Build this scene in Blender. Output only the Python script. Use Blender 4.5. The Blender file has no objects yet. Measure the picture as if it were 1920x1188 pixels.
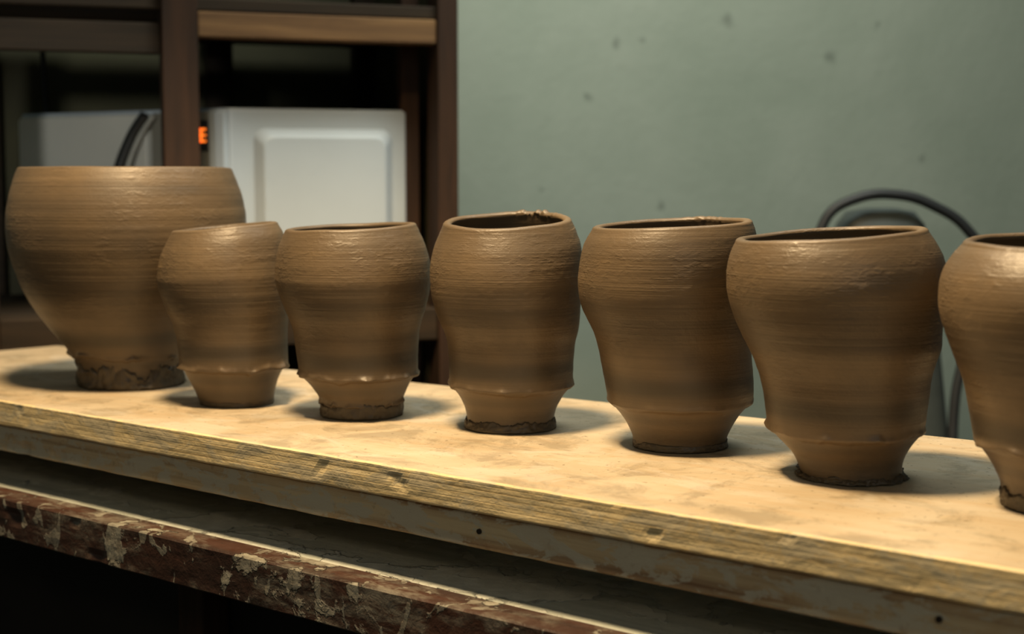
import bpy, math, random, bmesh
from mathutils import Vector, noise, Matrix
ZB = 0.90           # height of the ware board above the floor
H = 0.19            # camera above board
scene = bpy.context.scene
scene.view_settings.view_transform = 'Standard'
scene.view_settings.look = 'None'

def lin(r, g, b):
    f = lambda c: (c/255/12.92) if c/255 <= .04045 else ((c/255+.055)/1.055)**2.4
    return (f(r), f(g), f(b), 1)

# ------------------------------------------------------------- materials
class NT:
    def __init__(s, name):
        s.m = bpy.data.materials.new(name); s.m.use_nodes = True
        s.n = s.m.node_tree.nodes; s.l = s.m.node_tree.links
        s.b = s.n['Principled BSDF']
        s.tc = s.n.new('ShaderNodeTexCoord')
    def link(s, a, b): s.l.new(a, b)
    def mapping(s, scale=(1,1,1), src=None):
        mp = s.n.new('ShaderNodeMapping'); mp.inputs['Scale'].default_value = scale
        s.link(src or s.tc.outputs['Object'], mp.inputs['Vector']); return mp.outputs['Vector']
    def noise(s, vec, scale=5, detail=4, rough=.55, dist=0):
        t = s.n.new('ShaderNodeTexNoise'); s.link(vec, t.inputs['Vector'])
        t.inputs['Scale'].default_value = scale; t.inputs['Detail'].default_value = detail
        t.inputs['Roughness'].default_value = rough; t.inputs['Distortion'].default_value = dist
        return t.outputs['Fac']
    def ramp(s, fac, stops):
        r = s.n.new('ShaderNodeValToRGB'); s.link(fac, r.inputs['Fac'])
        e = r.color_ramp.elements
        e[0].position, e[0].color = stops[0]; e[1].position, e[1].color = stops[-1]
        for p, c in stops[1:-1]:
            x = e.new(p); x.color = c
        return r.outputs['Color']
    def mix(s, fac, a, b, mode='MIX'):
        m = s.n.new('ShaderNodeMix'); m.data_type = 'RGBA'; m.blend_type = mode
        for v, i in ((fac, 0), (a, 6), (b, 7)):
            if hasattr(v, 'node'): s.link(v, m.inputs[i])
            else: m.inputs[i].default_value = v
        return m.outputs[2]
    def math(s, op, a, b=0.0):
        m = s.n.new('ShaderNodeMath'); m.operation = op
        for v, i in ((a, 0), (b, 1)):
            if hasattr(v, 'node'): s.link(v, m.inputs[i])
            else: m.inputs[i].default_value = v
        return m.outputs[0]
    def bump(s, h, strength=.5, dist=.001, prev=None):
        b = s.n.new('ShaderNodeBump'); b.inputs['Strength'].default_value = strength
        b.inputs['Distance'].default_value = dist; s.link(h, b.inputs['Height'])
        if prev: s.link(prev, b.inputs['Normal'])
        return b.outputs['Normal']
    def out(s, color=None, rough=None, normal=None):
        for v, k in ((color, 'Base Color'), (rough, 'Roughness'), (normal, 'Normal')):
            if v is None: continue
            if hasattr(v, 'node'): s.link(v, s.b.inputs[k])
            else: s.b.inputs[k].default_value = v
        return s.m

BW = lambda v: (v, v, v, 1)

def clay_mat(name, c1, c2, c3):
    t = NT(name)
    v = t.mapping((2, 2, 30)); v2 = t.mapping((1, 1, 1)); v3 = t.mapping((1.5, 1.5, 640)); v4 = t.mapping((130, 130, 330))
    v5 = t.mapping((2, 2, 280)); v6 = t.mapping((5, 5, 380))
    band = t.noise(v, 1.0, 2, .5)
    blot = t.noise(v2, 22, 4, .6)
    fine = t.noise(v6, 1.0, 3, .6)
    col = t.ramp(band, [(.36, c2), (.5, c1), (.66, c3)])  # streaks by height; dark tone also stands in for shade on the bodies
    col = t.mix(t.math('MULTIPLY', t.ramp(blot, [(.42, BW(0)), (.66, BW(1))]), .35), col, c2)
    col = t.mix(t.math('MULTIPLY', t.ramp(fine, [(.5, BW(0)), (.68, BW(1))]), .22), col, c2)
    ring = t.noise(v3, 1.0, 2, .5); ring2 = t.noise(v5, 1.0, 3, .6)
    pits = t.noise(v4, 1.0, 3, .55, .1)
    patch = t.noise(t.mapping((14, 14, 26)), 1.0, 3, .5)
    grit = t.noise(v2, 560, 3, .6)
    sep = t.n.new('ShaderNodeSeparateXYZ'); t.link(t.tc.outputs['Object'], sep.inputs[0])
    up = t.ramp(sep.outputs['Z'], [(.05, BW(.35)), (.13, BW(1))])
    ringh = t.math('MULTIPLY', ring, up); ring2h = t.math('MULTIPLY', ring2, up)
    n = t.bump(ring2h, .20, .0009)
    n = t.bump(ringh, .42, .0007, n)
    ph = t.math('MULTIPLY', t.math('MULTIPLY', t.ramp(pits, [(.48, BW(0)), (.78, BW(1))]), up), t.ramp(patch, [(.45, BW(.15)), (.62, BW(1))]))
    n = t.bump(ph, .42, .0009, n)
    n = t.bump(grit, .24, .0005, n)
    rg = t.ramp(blot, [(.3, BW(.40)), (.7, BW(.52))])
    t.b.inputs['Specular IOR Level'].default_value = .55
    return t.out(col, rg, n)

M_clay = clay_mat('wet_clay', lin(99,83,63), lin(68,59,47), lin(118,99,74))
M_clay_dark = clay_mat('dark_wet_clay', lin(80,69,52), lin(60,52,41), lin(96,83,62))

def board_top_mat():
    t = NT('pale_board_face')
    v = t.mapping((1, 1, 1)); g = t.mapping((3, 30, 3))
    a = t.noise(v, 7, 6, .6, .4); b = t.noise(g, 3, 6, .6, .3); s = t.noise(v, 17, 8, .72, .6)
    c = t.ramp(a, [(.3, lin(168,151,124)), (.55, lin(188,172,146)), (.75, lin(200,188,166))])
    c = t.mix(t.math('MULTIPLY', t.ramp(b, [(.45, BW(0)), (.75, BW(1))]), .4), c, lin(178,144,102))
    c = t.mix(t.math('MULTIPLY', t.ramp(s, [(.50, BW(0)), (.60, BW(1))]), .55), c, lin(130,118,96))
    s2 = t.noise(t.mapping((1, 1.6, 1)), 9, 7, .65, .9)
    c = t.mix(t.math('MULTIPLY', t.ramp(s2, [(.55, BW(0)), (.60, BW(1))]), .3), c, lin(204,197,184))
    f = t.noise(v, 170, 3, .6)
    c = t.mix(t.math('MULTIPLY', t.ramp(f, [(.64, BW(0)), (.68, BW(1))]), .6), c, lin(98,82,60))
    n = t.bump(s, .4, .0018); n = t.bump(b, .3, .0008, n); n = t.bump(f, .3, .001, n)
    return t.out(c, .6, n)
def board_edge_mat(name, light, mid, dark, stain, amt, lo=.52, zs=190, lam=0):
    t = NT(name)
    g = t.mapping((2.2, 40, zs)); v = t.mapping((1, 1, 1)); w = t.mapping((9, 9, 22))
    a = t.noise(g, 1.0, 4, .55, .05); s = t.noise(w, 3.2, 7, .68, .5); f = t.noise(v, 130, 4, .6)
    c = t.ramp(a, [(.30, dark), (.44, mid), (.60, light)])
    if lam:
        sep = t.n.new('ShaderNodeSeparateXYZ'); t.link(t.tc.outputs['Object'], sep.inputs[0])
        wob = t.math('MULTIPLY', t.noise(t.mapping((6, 6, 1)), 1, 3), .0008)
        zz = t.math('ADD', sep.outputs['Z'], wob)
        sn = t.math('SINE', t.math('MULTIPLY', zz, 2*math.pi/lam))
        line = t.ramp(sn, [(.6, BW(0)), (.95, BW(1))])
        c = t.mix(t.math('MULTIPLY', line, .45), c, dark)
    mask = t.ramp(s, [(lo, BW(0)), (lo+.04, BW(1))])
    c = t.mix(t.math('MULTIPLY', mask, amt), c, stain)
    c = t.mix(t.math('MULTIPLY', t.ramp(f, [(.6, BW(0)), (.72, BW(1))]), .35), c, dark)
    n = t.bump(a, .15, .0006)
    if lam: n = t.bump(t.math('SUBTRACT', 1.0, line), .25, .0004, n)
    n = t.bump(s, .4, .0025, n); n = t.bump(f, .4, .0012, n)
    return t.out(c, .6, n)
M_top = board_top_mat()
M_edge = board_edge_mat('ply_edge', lin(238,218,172), lin(222,200,152), lin(176,150,106), lin(198,188,162), .65, .51, 420, .0036)
M_edge2 = board_edge_mat('clay_stained_edge', lin(210,188,148), lin(188,162,124), lin(130,98,70), lin(196,188,166), .85, .48, 110)

def splatter(name, base, base2, clay, clay2, lo=.50, sc=15, amt=1.0, film=.35, lo3=.6):
    t = NT(name)
    w = t.mapping((1, 1, 1)); w2 = t.mapping((1.0, 1.5, 1))
    a = t.noise(t.mapping((5, 60, 40)), 1, 5, .6)
    s = t.noise(w2, sc, 5, .55, .4); q = t.noise(w, 85, 6, .65, .3)
    fs = t.noise(t.mapping((30, 60, 120)), 1, 5, .7, .6)
    c = t.ramp(a, [(.35, base2), (.65, base)])
    flm = t.math('MULTIPLY', t.ramp(t.noise(w, 12, 6, .65), [(.45, BW(0)), (.60, BW(1))]), t.ramp(fs, [(.45, BW(0)), (.62, BW(1))]))
    c = t.mix(t.math('MULTIPLY', flm, film*amt), c, clay)
    sq = t.math('ADD', s, t.math('MULTIPLY', t.math('SUBTRACT', q, .5), .12))
    mask = t.math('MULTIPLY', t.ramp(sq, [(lo, BW(0)), (lo+.015, BW(1))]), amt)
    s3 = t.noise(t.mapping((1.6, 1.5, .8)), sc*2.1, 4, .5, .8)
    sq3 = t.math('ADD', s3, t.math('MULTIPLY', t.math('SUBTRACT', q, .5), .1))
    mask3 = t.math('MULTIPLY', t.ramp(sq3, [(lo3, BW(0)), (lo3+.02, BW(1))]), amt*.8)
    cl = t.mix(t.ramp(q, [(.40, BW(0)), (.62, BW(1))]), clay2, clay)
    c = t.mix(mask, c, cl); c = t.mix(mask3, c, cl)
    n = t.bump(mask, .9, .003); n = t.bump(mask3, .7, .002, n); n = t.bump(q, .5, .003, n)
    return t.out(c, t.ramp(q, [(.3, BW(.45)), (.7, BW(.7))]), n)
M_beam = splatter('brown_painted_beam', lin(70,42,30), lin(46,30,23), lin(150,147,134), lin(118,112,100), .565, 16, 1.0, .55, .60)
M_shelfdust = splatter('dusty_shelf', lin(186,190,178), lin(156,160,150), lin(208,210,200), lin(186,188,178), .55, 9, .7)

def wood(name, c1, c2, sc=(60, 60, 5)):
    t = NT(name); a = t.noise(t.mapping(sc), 1, 6, .6, .4); b = t.noise(t.mapping((1,1,1)), 14, 4)
    c = t.ramp(a, [(.35, c2), (.65, c1)])
    c = t.mix(t.math('MULTIPLY', b, .3), c, c2)
    t.b.inputs['Specular IOR Level'].default_value = .25
    return t.out(c, .75, t.bump(a, .4, .001))
M_post = wood('dark_stained_wood', lin(66,44,29), lin(42,29,20))
M_beamwood = wood('brown_shelf_wood', lin(140,106,70), lin(98,72,48), (5, 60, 60))
M_darkbeam = wood('near_black_wood', lin(56,43,29), lin(38,30,21), (5, 60, 60))
M_back = wood('olive_shade_panel', lin(84,82,60), lin(68,66,50), (4, 4, 4))  # dark olive stands in for shade inside the rack
M_under = wood('black_underside_shade', lin(42,38,34), lin(30,27,24), (4, 4, 4))  # near-black colour stands in for deep shade under the bench

def plain(name, c, rough=.5, sc=40, var=.12, metal=0):
    t = NT(name); a = t.noise(t.mapping((1,1,1)), sc, 4)
    d = tuple(x*(1-var*2) for x in c[:3])+(1,)
    t.b.inputs['Metallic'].default_value = metal
    return t.out(t.ramp(a, [(.3, d), (.6, c)]), rough, t.bump(a, .08, .0005))
M_white = plain('white_enamel', lin(186,196,204), .25, 8, .03)
M_door = plain('off_white_plastic', lin(196,196,188), .4, 8, .03)
M_panelgrey = plain('grey_plastic', lin(120,118,108), .4, 8, .03)
M_black = plain('black_plastic', lin(30,30,28), .4)
M_grey = plain('dark_grey_plastic', lin(66,72,70), .6)
M_hose = plain('black_rubber', lin(36,38,40), .55)
M_hole = plain('dark_hole', lin(40,30,20), .9)
M_silver = plain('light_grey_trim', lin(160,160,152), .35)
t = NT('orange_display'); t.b.inputs['Emission Color'].default_value = (1, .20, .02, 1)
t.b.inputs['Emission Strength'].default_value = 1.5
M_led = t.out(lin(255,120,20), .5)

# ------------------------------------------------------------- mesh helpers
def obj_from(name, verts, faces, mat=None, parent=None, smooth=True, loc=(0,0,0), rot=0.0):
    me = bpy.data.meshes.new(name); me.from_pydata([tuple(v) for v in verts], [], faces)
    me.update()
    o = bpy.data.objects.new(name, me); scene.collection.objects.link(o)
    for m in (mat if isinstance(mat, (list, tuple)) else [mat]):
        if m: me.materials.append(m)
    if smooth:
        for p in me.polygons: p.use_smooth = True
    o.location = loc; o.rotation_euler = (0, 0, rot)
    if parent: o.parent = parent
    return o
def empty(name, loc, rot=0.0):
    e = bpy.data.objects.new(name, None); scene.collection.objects.link(e)
    e.empty_display_size = .05
    e.location = loc; e.rotation_euler = (0, 0, rot); return e
def tag(o, label, cat, group=None):
    o['label'] = label; o['category'] = cat
    if group: o['group'] = group
def prism(name, poly, z0, z1, mat, parent=None, bev=.002, seg=2):
    n = len(poly)
    vs = [(x, y, z0) for x, y in poly]+[(x, y, z1) for x, y in poly]
    fs = [tuple(range(n))[::-1], tuple(range(n, 2*n))]+[(i, (i+1) % n, n+(i+1) % n, n+i) for i in range(n)]
    o = obj_from(name, vs, fs, mat, parent, smooth=False)
    if bev:
        b = o.modifiers.new('bev', 'BEVEL'); b.width = bev; b.segments = seg; b.limit_method = 'ANGLE'
    return o
def box(name, x0, x1, y0, y1, z0, z1, mat, parent=None, bev=.002):
    return prism(name, [(x0, y0), (x1, y0), (x1, y1), (x0, y1)], z0, z1, mat, parent, bev)
def tube(name, pts, rad, mat, parent=None, res=12):
    cu = bpy.data.curves.new(name, 'CURVE'); cu.dimensions = '3D'; cu.bevel_depth = rad
    cu.bevel_resolution = 5; cu.resolution_u = res; cu.use_fill_caps = True
    sp = cu.splines.new('BEZIER'); sp.bezier_points.add(len(pts)-1)
    for bp, p in zip(sp.bezier_points, pts):
        bp.co = p; bp.handle_left_type = bp.handle_right_type = 'AUTO'
    tmp = bpy.data.objects.new(name+'_c', cu); scene.collection.objects.link(tmp)
    me = bpy.data.meshes.new_from_object(tmp.evaluated_get(bpy.context.evaluated_depsgraph_get()))
    bpy.data.objects.remove(tmp)
    me.materials.clear(); me.materials.append(mat)
    for p in me.polygons: p.use_smooth = True
    o = bpy.data.objects.new(name, me); scene.collection.objects.link(o)
    if parent: o.parent = parent
    return o

# ------------------------------------------------------------- pots
SEG = 288
def make_pot(label, X, Y, ref, rows, kx, ky, ridges=(), foot=None, seed=0, th=.0068, bumps=1.0, rimcrumb=None, crumb=.0034):
    """rows: (height mark, left edge, right edge); one mark = Y/2700 m, rim last -> first"""
    u0, v0 = ref
    az = math.atan2(X, Y)
    k = Y/2700*1.009
    rows = sorted(rows, key=lambda r: -r[0])          # base -> rim
    vb, vt = rows[0][0], rows[-1][0]
    N = 260
    samp = []
    for i in range(N+1):
        v = vb+(vt-vb)*i/N
        for a, b in zip(rows, rows[1:]):
            if b[0] <= v <= a[0]:
                f = (a[0]-v)/(a[0]-b[0]); samp.append((v, a[1]+(b[1]-a[1])*f, a[2]+(b[2]-a[2])*f)); break
        else: samp.append((v,)+tuple(rows[-1][1:]))
    kinks = [r[0] for r in ridges]
    sm = []
    for i in range(N+1):
        w = 0; L = 0; R = 0
        rad = min(10, i, N-i)
        near = min([abs(samp[i][0]-q) for q in kinks]+[99])
        sig = 6.0 if near > 22 else .9+5.1*(near/22)**1.5
        for j in range(-rad, rad+1):
            g = math.exp(-(j/sig)**2); w += g; L += samp[i+j][1]*g; R += samp[i+j][2]*g
        sm.append((samp[i][0], L/w, R/w))
    prof = []
    for v, L, R in sm:
        z = (v0-v)*k
        D = Y*.99577+(H-z)*.09185
        s = D/2700*math.cos(az)
        prof.append((z, (R-L)/2*s, (((L+R)/2-960)*D/2700-X)*math.cos(az)))
    ztop = prof[-1][0]
    zr = [((v0-r[0])*k, r[1], r[2]) for r in ridges]  # (z, amp, raggedness)
    rings = []
    def disp(z, th_, inner):
        c, s_ = math.cos(th_), math.sin(th_)
        d = .00014*noise.noise(Vector((c*.5+seed*7, s_*.5, z*230)))
        d += .0004*noise.noise(Vector((c*.6+seed*3, s_*.6, z*60+seed)))
        d += .0013*noise.noise(Vector((c*1.2+seed, s_*1.2, z*16)))
        if not inner:
            l = noise.noise(Vector((c*14+seed, s_*14, z*150)))
            d += .0004*max(0, l-.3)*bumps*(.2+.8*min(1, z/.12))
            for a, amp, rg in zr:
                zz = z-a-.0040*noise.noise(Vector((c*2.5, s_*2.5, seed+a*50)))-.0012*noise.noise(Vector((c*11, s_*11, seed)))
                wd = .0009 if zz < 0 else .0030       # sharp undercut below, soft above
                w = math.exp(-(zz/wd)**2)
                d += amp*w*(1-rg+rg*2.2*max(0, noise.noise(Vector((c*4+seed, s_*4, a*90)))+.25))
        return d
    def tiltw(z):
        f = max(0, min(1, (z/ztop-.45)/.55)); return f*f*(3-2*f)
    verts = []
    def add_ring(z, r, off, inner=False):
        ring = []
        for j in range(SEG):
            a = 2*math.pi*j/SEG
            rr = r+disp(z, a, inner)*(1 if r > .01 else 0)
            x = rr*math.cos(a); y = rr*math.sin(a)
            zz = z+tiltw(z)*(kx*x+ky*y)
            if z > ztop*.97:
                zz += .0008*noise.noise(Vector((math.cos(a)*1.5+seed, math.sin(a)*1.5, 5)))
                if rimcrumb:
                    da = (a-rimcrumb+math.pi) % (2*math.pi)-math.pi
                    zz += crumb*math.exp(-(da/.35)**2)*max(0, noise.noise(Vector((a*14, seed, z*300)))+.25)
            ring.append(len(verts)); verts.append((x+off, y, max(0, zz)))
        rings.append(ring)
    for z, r, off in prof[:-1]: add_ring(z, r, off)
    zt, rt, ot = prof[-1]
    h = th/2
    for q in range(0, 9):
        a = math.pi*q/8
        add_ring(zt+h*math.sin(a)*.7, rt-h+h*math.cos(a), ot)
    for z, r, off in prof[::-3][1:]:
        if z < .010: break
        add_ring(z, max(.004, r-th-.002*(1-z/ztop)), off, True)
    faces = []
    for A, B in zip(rings, rings[1:]):
        for j in range(SEG):
            j2 = (j+1) % SEG
            faces.append((A[j], A[j2], B[j2], B[j]))
    faces.append(tuple(rings[0][::-1])); faces.append(tuple(rings[-1]))
    root = empty('clay_pot', (X, Y, ZB+.0005), -az)
    body = obj_from('pot_body', verts, faces, M_clay, root)
    body.data.polygons[-1].use_smooth = False; body.data.polygons[-2].use_smooth = False
    tag(root, label, 'pot', 'freshly thrown clay pots on the board')
    if foot:
        fh, fo, rag = foot        # height, outward, raggedness
        vs = []; fr = []
        P = [(-.0, -.004), (0, fo*.9), (.12, fo*1.15), (.25, fo*1.0), (.4, fo*1.0), (.55, fo*.85), (.7, fo*.8), (.85, fo*.6), (1, fo*.3), (1.0, -.004)]
        for hz, ou in P:
            ring = []
            zz = fh*hz
            i = min(N, max(0, int(zz/ztop*N))); rb = prof[i][1]; ob = prof[i][2]
            for j in range(SEG):
                a = 2*math.pi*j/SEG; c, s_ = math.cos(a), math.sin(a)
                n1 = noise.noise(Vector((c*4+seed, s_*4, hz*2.5)))+.7*noise.noise(Vector((c*12+seed, s_*12, hz*6)))+.4*noise.noise(Vector((c*30, s_*30, hz*10+seed)))
                n2 = noise.noise(Vector((c*2.5+seed*2, s_*2.5, 9)))+.6*noise.noise(Vector((c*9, s_*9, seed)))+.3*noise.noise(Vector((c*28, s_*28, seed)))
                rr = rb+ou+(rag*n1 if ou > 0 else 0)
                ring.append(len(vs)); vs.append((rr*c+ob, rr*s_, max(0, zz*(1+min(.6, rag/.003)*n2))))
            fr.append(ring)
        fs = []
        for A, B in zip(fr, fr[1:]):
            for j in range(SEG):
                j2 = (j+1) % SEG; fs.append((A[j], A[j2], B[j2], B[j]))
        ft = obj_from('foot_ring', vs, fs, M_clay_dark, root)
        ft['label'] = 'ragged darker wet clay collar around the foot'
    return root

make_pot('largest wide-mouthed brown clay pot, standing next to a small pot', -.3640, 1.3625, (245, 720), [
 (322,35,440),(340,27,448),(370,20,458),(400,15,464),(430,15,465),(460,18,460),(490,27,451),(520,38,439),(550,52,425),
 (580,70,407),(610,93,386),(640,118,366),(660,134,352),(675,143,345),(690,149,341),(705,150,341),(720,152,343)],
 0, 0, [(664,.0026,.8)], (.0200, .0024, .0026), 1, th=.007)
make_pot('smallest brown clay pot with a slanting rim', -.2396, 1.2442, (445, 755), [
 (430,322,521),(445,313,531),(465,303,536),(490,297,540),(520,296,542),(550,303,543),(580,315,542),(600,323,540),(630,331,539),
 (660,334,540),(680,335,540),(686,337,538),(690,343,531),(710,355,521),(730,367,516),(750,375,513),(755,377,513)],
 .09, .0, [(686,.0034,.7)], (.004, .0006, .0006), 2)
make_pot('brown clay pot with a closed-in shoulder and ragged foot', -.1245, 1.1799, (678, 777), [
 (430,535,783),(440,530,788),(460,522,797),(490,516,806),(520,515,808),(550,523,805),(580,534,797),(600,543,790),(620,550,785),
 (650,555,784),(680,560,785),(700,562,784),(705,569,777),(720,583,768),(740,597,759),(750,603,755),(760,603,754),(777,605,752)],
 .045, .02, [(702,.0026,.7),(752,.0022,.6)], (.0110, .0016, .0010), 3)
make_pot('brown clay pot with a rough crumbly rim and open mouth', -.0013, 1.1194, (957, 800), [
 (418,831,1071),(432,825,1077),(445,819,1081),(460,813,1087),(490,806,1092),(520,805,1093),(550,808,1091),(580,815,1089),(600,822,1087),
 (620,832,1083),(640,838,1077),(670,841,1074),(700,842,1074),(720,843,1074),(727,851,1066),(740,861,1055),(760,871,1044),
 (780,876,1038),(790,875,1038),(800,874,1040)],
 .035, .11, [(722,.0016,.5)], (.0075, .0016, .0010), 4, rimcrumb=1.0)
make_pot('tall brown clay pot leaning slightly with a smooth foot', .12265, 1.0382, (1275, 835), [
 (424,1108,1412),(440,1098,1418),(460,1089,1421),(490,1084,1422),(520,1082,1420),(550,1085,1416),(580,1092,1411),(600,1102,1409),
 (620,1112,1408),(640,1118,1408),(670,1124,1410),(700,1130,1413),(730,1135,1414),(751,1139,1412),(759,1149,1401),(775,1163,1387),
 (790,1174,1377),(810,1184,1367),(820,1188,1362),(835,1188,1361)],
 .045, .035, [(754,.0010,.5)], (.005, .0010, .0007), 5, rimcrumb=1.1, crumb=.0014)
make_pot('broad brown clay pot with a tilted oval mouth', .22184, .92823, (1596, 892), [
 (443,1376,1742),(460,1367,1753),(480,1361,1765),(500,1358,1772),(530,1358,1774),(560,1362,1770),(590,1370,1765),(620,1383,1763),
 (645,1395,1763),(665,1406,1754),(700,1420,1745),(740,1428,1740),(780,1434,1736),(803,1437,1733),(811,1448,1724),(825,1460,1712),
 (840,1476,1702),(860,1490,1692),(880,1498,1690),(892,1500,1692)],
 .065, .03, [(806,.0016,.6)], (.0034, .0026, .0022), 6)
make_pot('brown clay pot with a rounded shoulder ending the row', .3232, .83757, (1985, 950), [
 (455,1800,2180),(470,1785,2200),(500,1763,2220),(530,1754,2230),(560,1752,2232),(590,1755,2225),(620,1764,2215),(650,1776,2203),
 (680,1788,2190),(710,1800,2180),(740,1808,2172),(780,1815,2165),(810,1819,2160),(832,1822,2157),(842,1835,2143),(870,1855,2118),
 (890,1866,2105),(905,1873,2098),(930,1877,2095),(950,1880,2093)],
 0, .05, [(836,.0020,.7)], (.010, .0014, .0014), 7)

# ------------------------------------------------------------- ware board + bench
ang = math.atan2(-.6247, .7809)
O = (-.7307, 1.4826)
def plank(name, poly, z0, z1, mats, parent, sub=160):
    (x0, y0), (x1, y1), (x2, y2), (x3, y3) = poly
    vs = []; fs = []; mi = []
    zs = [z0, z0+.0012]+[z0+(z1-z0)*q/6 for q in range(1, 6)]+[z1-.0012, z1]
    ins = [.0012]+[0]*7+[.0012]
    M = len(zs)
    for i in range(sub+1):
        f = i/sub
        fx, fy = x0+(x1-x0)*f, y0+(y1-y0)*f
        bx, by = x3+(x2-x3)*f, y3+(y2-y3)*f
        for z, q in zip(zs, ins):
            w = .0004*noise.noise(Vector((fx*18, z*120, 1)))+.0002*noise.noise(Vector((fx*70, z*200, 4)))
            ch = max(0, noise.noise(Vector((fx*35, z*60, 13)))-.42)*.008
            vs.append((fx, fy+q+w+ch, z+.0004*noise.noise(Vector((fx*40, z*50, 8)))))
        for z, q in zip(zs[::-1], ins[::-1]):
            vs.append((bx, by-q, z))
    R = 2*M
    for i in range(sub):
        for j in range(R):
            j2 = (j+1) % R
            fs.append((i*R+j, (i+1)*R+j, (i+1)*R+j2, i*R+j2)); mi.append(0 if j == M-1 else 1)
    fs.append(tuple(range(R))[::-1]); mi.append(1)
    fs.append(tuple(sub*R+j for j in range(R))); mi.append(1)
    o = obj_from(name, vs, fs, mats, parent, smooth=False)
    for p, m in zip(o.data.polygons, mi): p.material_index = m
    return o
wb = plank('ware_board', [(0, 0), (1.60, 0), (1.60, .369), (.02, .285)], -.0222, 0, [M_top, M_edge], None, 500)
wb.location = (O[0], O[1], ZB); wb.rotation_euler = (0, 0, ang)
tag(wb, 'long pale plywood ware board with a rough striped edge', 'board')

bench = empty('workbench', (O[0], O[1], 0), ang)
tag(bench, 'clay-spattered wooden workbench carrying the ware board and a low shelf', 'workbench')
def up(o): o.location.z = ZB; return o
tt = up(plank('tabletop', [(-.0, .005), (1.62, .005), (1.62, .34), (.02, .26)], -.0468, -.0232, [M_edge2, M_edge2], bench, 500))
tt['label'] = 'thick tabletop plank stained with dried clay'
sh = up(plank('shelf', [(.0, .004), (1.65, .004), (1.65, .32), (.02, .25)], -.0965, -.0792, [M_shelfdust, M_shelfdust], bench, 60))
sh['label'] = 'dusty grey-green lower shelf board'
bm = up(plank('apron_beam', [(-.0, -.024), (1.65, -.024), (1.65, .003), (-.0, .003)], -.113, -.0785, [M_beam, M_beam], bench, 500))
bm['label'] = 'brown painted beam splattered with dull grey clay'
for x, y in ((.02, .02), (.50, .09), (1.55, .02), (.03, .18), (1.55, .26)):
    up(box('leg', x-.017, x+.017, y, y+.03, -.90, -.0970, M_post, bench))
    up(box('leg_block', x-.017, x+.017, max(y, .17), max(y, .17)+.03, -.079, -.0470, M_post, bench, .001))
o = up(box('under_shade_panel', .0, 1.6, .125, .140, -.88, -.0975, M_under, bench, .001)); o['label'] = 'added near-black panel standing in for shade below the shelf'  # added panel that darkens the space under the bench
for x, z in ((.905, -.035), (1.215, -.034)):
    vs = [(x+.0018*math.cos(a*math.pi/8), .0035, z+.0018*math.sin(a*math.pi/8)) for a in range(16)]
    vs += [(x+.0018*math.cos(a*math.pi/8), .0095, z+.0018*math.sin(a*math.pi/8)) for a in range(16)]
    up(obj_from('drilled_hole', vs, [tuple(range(16))]+[(i, (i+1) % 16, 16+(i+1) % 16, 16+i) for i in range(16)], M_hole, bench, False))

# ------------------------------------------------------------- storage rack
ra = math.radians(18.3)
rack = empty('storage_rack', (-.407, 1.78, 0), ra)
tag(rack, 'dark-stained wooden storage rack holding the microwave', 'shelf')
for i, (x, w, y0, y1) in enumerate([(-.236, .04, -.02, .02), (0, .043, -.022, .02), (.336, .027, -.02, .035)]):
    up(box('post', x-w/2, x+w/2, y0, y1, -.9, .9, M_post, rack))
for x in (-.236, .10, .328):
    up(box('post', x-.02, x+.02, .415, .45, -.9, .9, M_darkbeam, rack))
up(box('post', .292, .316, .05, .08, -.9, .9, M_post, rack))
up(box('side_shade_board', .340, .348, .037, .45, -.9, .9, M_back, rack, .001))  # added board hides the bright wall so the rack side stays dark
up(box('rail', .022, .322, -.015, .012, .368, .399, M_beamwood, rack))
up(box('rail', -.216, -.022, -.008, .012, .347, .384, M_darkbeam, rack))
for z in (.0, -.38):
    up(box('rail', .022, .322, -.015, .012, z-.012, z+.03, M_darkbeam, rack))
    up(box('rail', -.216, -.022, -.015, .012, z-.012, z+.03, M_darkbeam, rack))
    up(box('shelf_board', -.25, .339, .036, .41, z+.012, z+.0295, M_darkbeam, rack))
up(box('shelf_board', -.25, .339, -.01, .41, .400, .416, M_darkbeam, rack))
up(box('wall_shade_panel', -.26, .352, .452, .460, -.9, .9, M_back, rack, 0))  # added panel coloured like the shaded wall behind the rack
o = up(tube('cable', [(-.155, .425, .395), (-.152, .425, .30), (-.148, .425, .2), (-.13, .425, .05)], .004, M_black, rack))

# ------------------------------------------------------------- microwave
C = Vector((-.36, 1.85)); R = Vector((-.139, 1.92)); L = Vector((-.683, 2.02))
mw = empty('microwave', (-.42, 2.0, ZB+.0305))
tag(mw, 'white microwave with a raised side panel and orange display', 'microwave')
base = Vector((-.42, 2.0)); zb = .0305
def rel(p): return (p.x-base.x, p.y-base.y)
poly = [rel(C), rel(R), rel(Vector((-.25, 2.15))), rel(Vector((-.69, 2.11))), rel(L)]
b = prism('casing', poly, .008, .287-zb, M_white, mw, .005, 4)
for x, y in ((-.22, .04), (.04, -.10), (.22, -.05), (.13, .11)):
    box('foot', x-.012, x+.012, y-.012, y+.012, 0, .009, M_black, mw, .002)
def face_pt(Pa, d, nrm, s, z, o):
    p = Pa+d*s+nrm*o; q = rel(p); return (q[0], q[1], z-zb)
df = (L-C).normalized(); nf = Vector((df.y, -df.x)); nf = nf if nf.y < 0 else -nf
ds = (R-C).normalized(); ns = Vector((ds.y, -ds.x)); ns = ns if ns.y < 0 else -ns
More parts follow.
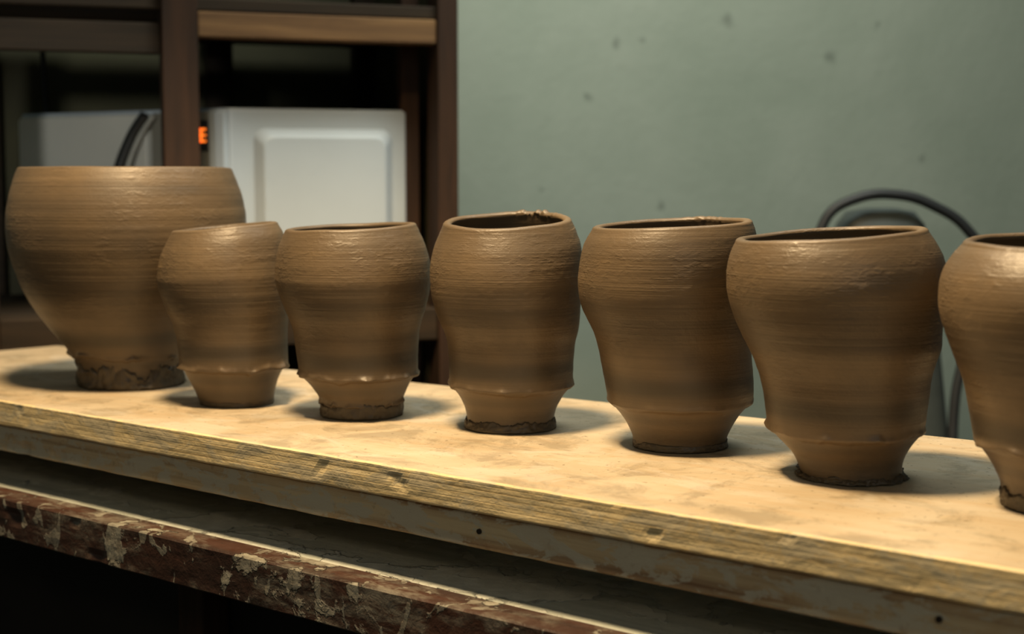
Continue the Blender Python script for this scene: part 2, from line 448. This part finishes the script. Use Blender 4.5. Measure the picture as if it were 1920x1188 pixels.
def slab(name, Pa, d, nrm, s0, s1, z0, z1, o0, o1, mat, rad=.004, inset=0.0, seg=6):
    def rr(s0, s1, z0, z1, r):
        pts = []
        for cx, cz, a0 in ((s1-r, z1-r, 0), (s0+r, z1-r, 90), (s0+r, z0+r, 180), (s1-r, z0+r, 270)):
            for q in range(seg+1):
                a = math.radians(a0+90*q/seg); pts.append((cx+r*math.cos(a), cz+r*math.sin(a)))
        return pts
    A = rr(s0, s1, z0, z1, rad); B = rr(s0+inset, s1-inset, z0+inset, z1-inset, rad)
    n = len(A)
    vs = [face_pt(Pa, d, nrm, s, z, o0) for s, z in A]+[face_pt(Pa, d, nrm, s, z, o1) for s, z in B]
    fs = [tuple(range(n)), tuple(range(n, 2*n))[::-1]]+[(i, (i+1) % n, n+(i+1) % n, n+i) for i in range(n)]
    ob = obj_from(name, vs, fs, mat, mw, False)
    bm_ = bmesh.new(); bm_.from_mesh(ob.data); bmesh.ops.recalc_face_normals(bm_, faces=bm_.faces); bm_.to_mesh(ob.data); bm_.free()
    bv = ob.modifiers.new('b', 'BEVEL'); bv.width = .0015; bv.segments = 3
    return ob
slab('side_panel', C, ds, ns, .030, .212, .065, .262, 0, .012, M_white, .014, .012)
slab('door', C, df, nf, .128, .362, .040, .283, 0, .010, M_door, .008, .002)
slab('control_panel', C, df, nf, .030, .126, .040, .283, 0, .006, M_panelgrey, .004, .001)
slab('display_window', C, df, nf, .0295, .075, .232, .272, .0055, .0078, M_black, .002, .0005)
slab('front_trim', C, df, nf, .002, .0285, .040, .283, 0, .008, M_white, .003, .001)
def hpt(q, ds_, do):
    f = q/12; z = .279-.235*f
    return face_pt(C, df, nf, .120+ds_+.044*math.sin(math.pi*f)**.8, z, do+.014*math.sin(math.pi*f))
h = tube('handle', [hpt(q, .004, .016) for q in range(13)], .0085, M_black, mw); h['label'] = 'black bowed door handle'
h = tube('handle_trim', [hpt(q, -.007, .014) for q in range(13)], .0040, M_silver, mw)
def seg7(s0, z0, w, hh, tk, on):
    bars = {'a': (0, w, hh-tk, hh), 'g': (0, w, hh/2-tk/2, hh/2+tk/2), 'd': (0, w, 0, tk),
            'f': (w-tk, w, hh/2, hh), 'b': (0, tk, hh/2, hh), 'e': (w-tk, w, 0, hh/2), 'c': (0, tk, 0, hh/2)}
    vs = []; fs = []
    for kk in on:
        a, b_, c, d = bars[kk]; n = len(vs)
        for o_ in (.0075, .0092):
            for s, z in ((a, c), (b_, c), (b_, d), (a, d)):
                vs.append(face_pt(C, df, nf, s0+s, z0+z, o_))
        fs += [(n, n+1, n+2, n+3), (n+4, n+7, n+6, n+5), (n, n+4, n+5, n+1), (n+1, n+5, n+6, n+2), (n+2, n+6, n+7, n+3), (n+3, n+7, n+4, n)]
    o = obj_from('display_digit', vs, fs, M_led, mw, False); o['label'] = 'glowing orange display character'
seg7(.0320, .2435, .0092, .0175, .0025, 'afged')

# ------------------------------------------------------------- vacuum cleaner
vc = empty('vacuum_cleaner', (.51, 2.0, 0)); tag(vc, 'tall dark grey vacuum cleaner with a looping black hose', 'vacuum cleaner')
vs = []; fs = []; S = 48
P = [(-.87, .10), (-.865, .165), (-.80, .172), (-.5, .145), (-.3, .115), (-.16, .096), (.0, .078), (.09, .067), (.135, .058), (.152, .045), (.157, .02)]
for z, r in P:
    for j in range(S):
        a = 2*math.pi*j/S; c, s = math.cos(a), math.sin(a)
        e = lambda q: math.copysign(abs(q)**.6, q)
        vs.append((r*e(c), r*.75*e(s), z+ZB))
for i in range(len(P)-1):
    for j in range(S):
        fs.append((i*S+j, i*S+(j+1) % S, (i+1)*S+(j+1) % S, (i+1)*S+j))
fs.append(tuple(range(S))[::-1]); fs.append(tuple((len(P)-1)*S+j for j in range(S)))
obj_from('vacuum_body', vs, fs, M_grey, vc)
hs = tube('hose', [(-.07, -.03, -.02), (-.092, -.05, .07), (-.086, -.05, .143), (-.047, -.05, .170), (.015, -.05, .175), (.063, -.05, .159),
      (.103, -.05, .132), (.130, -.05, .085), (.118, -.05, .0), (.096, -.05, -.10), (.10, -.06, -.25), (.15, -.05, -.5), (.13, 0, -.72)], .0070, M_hose, vc)
hs.location.z = ZB
for sx in (-1, 1):
    vs = []; fs = []
    for x in (sx*.12, sx*.15):
        for rr_ in (.012, .03):
            for j in range(24):
                a = 2*math.pi*j/24; vs.append((x, -.02+rr_*math.cos(a), .0305+rr_*math.sin(a)))
    for j in range(24):
        k2 = (j+1) % 24
        fs += [(j, k2, 24+k2, 24+j), (48+j, 72+j, 72+k2, 48+k2), (24+j, 24+k2, 72+k2, 72+j), (j, 48+j, 48+k2, k2)]
    obj_from('wheel', vs, fs, M_black, vc)

# ------------------------------------------------------------- room
t = NT('green_grey_painted_wall')
v = t.mapping((1, 1, 1))
a = t.noise(v, 2.6, 6, .6, .3); bfn = t.noise(v, 60, 5, .6)
c = t.ramp(a, [(.3, lin(153,161,143)), (.7, lin(172,177,160))])
marks = [(.6447,.475,.013),(.436,.428,.010),(.850,.4166,.014),(.3835,.337,.009),(1.048,.2385,.009),(.5224,.153,.010),(.485,.437,.006),(.945,.475,.007),(.70,.30,.004),(.30,.18,.004)]
dn = t.n.new('ShaderNodeTexNoise'); dn.inputs['Scale'].default_value = 45; t.link(v, dn.inputs['Vector'])
ad = t.n.new('ShaderNodeVectorMath'); ad.operation = 'MULTIPLY_ADD'
t.link(dn.outputs['Color'], ad.inputs[0]); ad.inputs[1].default_value = (.022, .022, .022); t.link(v, ad.inputs[2])
tot = None
for mx, mz, r in marks:
    d = t.n.new('ShaderNodeVectorMath'); d.operation = 'DISTANCE'
    t.link(ad.outputs[0], d.inputs[0]); d.inputs[1].default_value = (mx+.011, .011, mz+ZB+.011)
    m = t.n.new('ShaderNodeMapRange'); t.link(d.outputs['Value'], m.inputs['Value'])
    m.inputs['From Min'].default_value = r*.3; m.inputs['From Max'].default_value = r*1.2
    m.inputs['To Min'].default_value = .45; m.inputs['To Max'].default_value = 0
    tot = m.outputs[0] if tot is None else t.math('MAXIMUM', tot, m.outputs[0])
c = t.mix(tot, c, lin(70,76,66))
n = t.bump(bfn, .35, .003); n = t.bump(a, .3, .02, n)
M_wall = t.out(c, .7, n)
wall = obj_from('wall_back', [(-2.5,0,0),(3,0,0),(3,0,2.6),(-2.5,0,2.6),(-2.5,.1,0),(3,.1,0),(3,.1,2.6),(-2.5,.1,2.6)],
   [(0,1,2,3),(4,7,6,5),(3,2,6,7),(0,4,5,1),(0,3,7,4),(1,5,6,2)], M_wall, None, False, (-.236, 2.352, 0), ra)
wall['kind'] = 'structure'
t = NT('dark_concrete_floor'); a = t.noise(t.mapping((1,1,1)), 6, 6, .6)
M_floor = t.out(t.ramp(a, [(.3, lin(44,42,36)), (.7, lin(66,62,52))]), .7, t.bump(a, .3, .003))
fl = obj_from('floor', [(-4,-3,-.05),(4,-3,-.05),(4,4,-.05),(-4,4,-.05),(-4,-3,0),(4,-3,0),(4,4,0),(-4,4,0)],
   [(4,5,6,7),(0,3,2,1),(0,1,5,4),(1,2,6,5),(2,3,7,6),(3,0,4,7)], M_floor, None, False)
fl['kind'] = 'structure'

# ------------------------------------------------------------- lights
def look(o, target):
    o.rotation_euler = (Vector(target)-o.location).to_track_quat('-Z', 'Y').to_euler()
def light(name, typ, loc, tgt, e, col, **kw):
    d = bpy.data.lights.new(name, typ); d.energy = e; d.color = col
    for k_, v_ in kw.items(): setattr(d, k_, v_)
    o = bpy.data.objects.new(name, d); scene.collection.objects.link(o)
    o.location = (loc[0], loc[1], loc[2]+ZB); look(o, (tgt[0], tgt[1], tgt[2]+ZB)); return o
light('warm_pendant', 'SPOT', (-.20, .84, 1.15), (-.03, 1.04, 0), 120, (1, .73, .41),
      spot_size=math.radians(86), spot_blend=.35, shadow_soft_size=.10)
light('warm_side_lamp', 'SPOT', (-.95, -.25, .95), (.0, 1.05, 0), 5.5, (1, .76, .48),
      spot_size=math.radians(46), spot_blend=.5, shadow_soft_size=.12)
light('added_door_fill', 'SPOT', (-.42, .2, .45), (-.57, 1.98, .19), 27, (1.0, .98, .90),  # unseen spot added only to brighten the microwave door
      spot_size=math.radians(16), spot_blend=.5, shadow_soft_size=.05)
light('cool_ceiling_light', 'AREA', (.30, 1.45, 1.25), (.30, 2.5, .2), 16, (.95, 1.0, .91), shape='RECTANGLE', size=.9, size_y=.3)
light('room_fill', 'AREA', (.7, -1.6, 1.1), (0, 1.3, 0), 4.5, (.88, 1.0, .98), shape='RECTANGLE', size=1.4, size_y=1.0)
w = bpy.data.worlds.new('room'); scene.world = w; w.use_nodes = True
w.node_tree.nodes['Background'].inputs[0].default_value = (.62, .74, .67, 1)
w.node_tree.nodes['Background'].inputs[1].default_value = .075

# ------------------------------------------------------------- camera
cd = bpy.data.cameras.new('camera'); cam = bpy.data.objects.new('camera', cd); scene.collection.objects.link(cam)
cd.sensor_width = 36; cd.lens = 50.625; cd.clip_start = .02
cam.location = (0, 0, H+ZB); cam.rotation_euler = (math.radians(90-5.27), 0, 0)
cd.dof.use_dof = True; cd.dof.focus_distance = 1.02; cd.dof.aperture_fstop = 6.3
scene.camera = cam
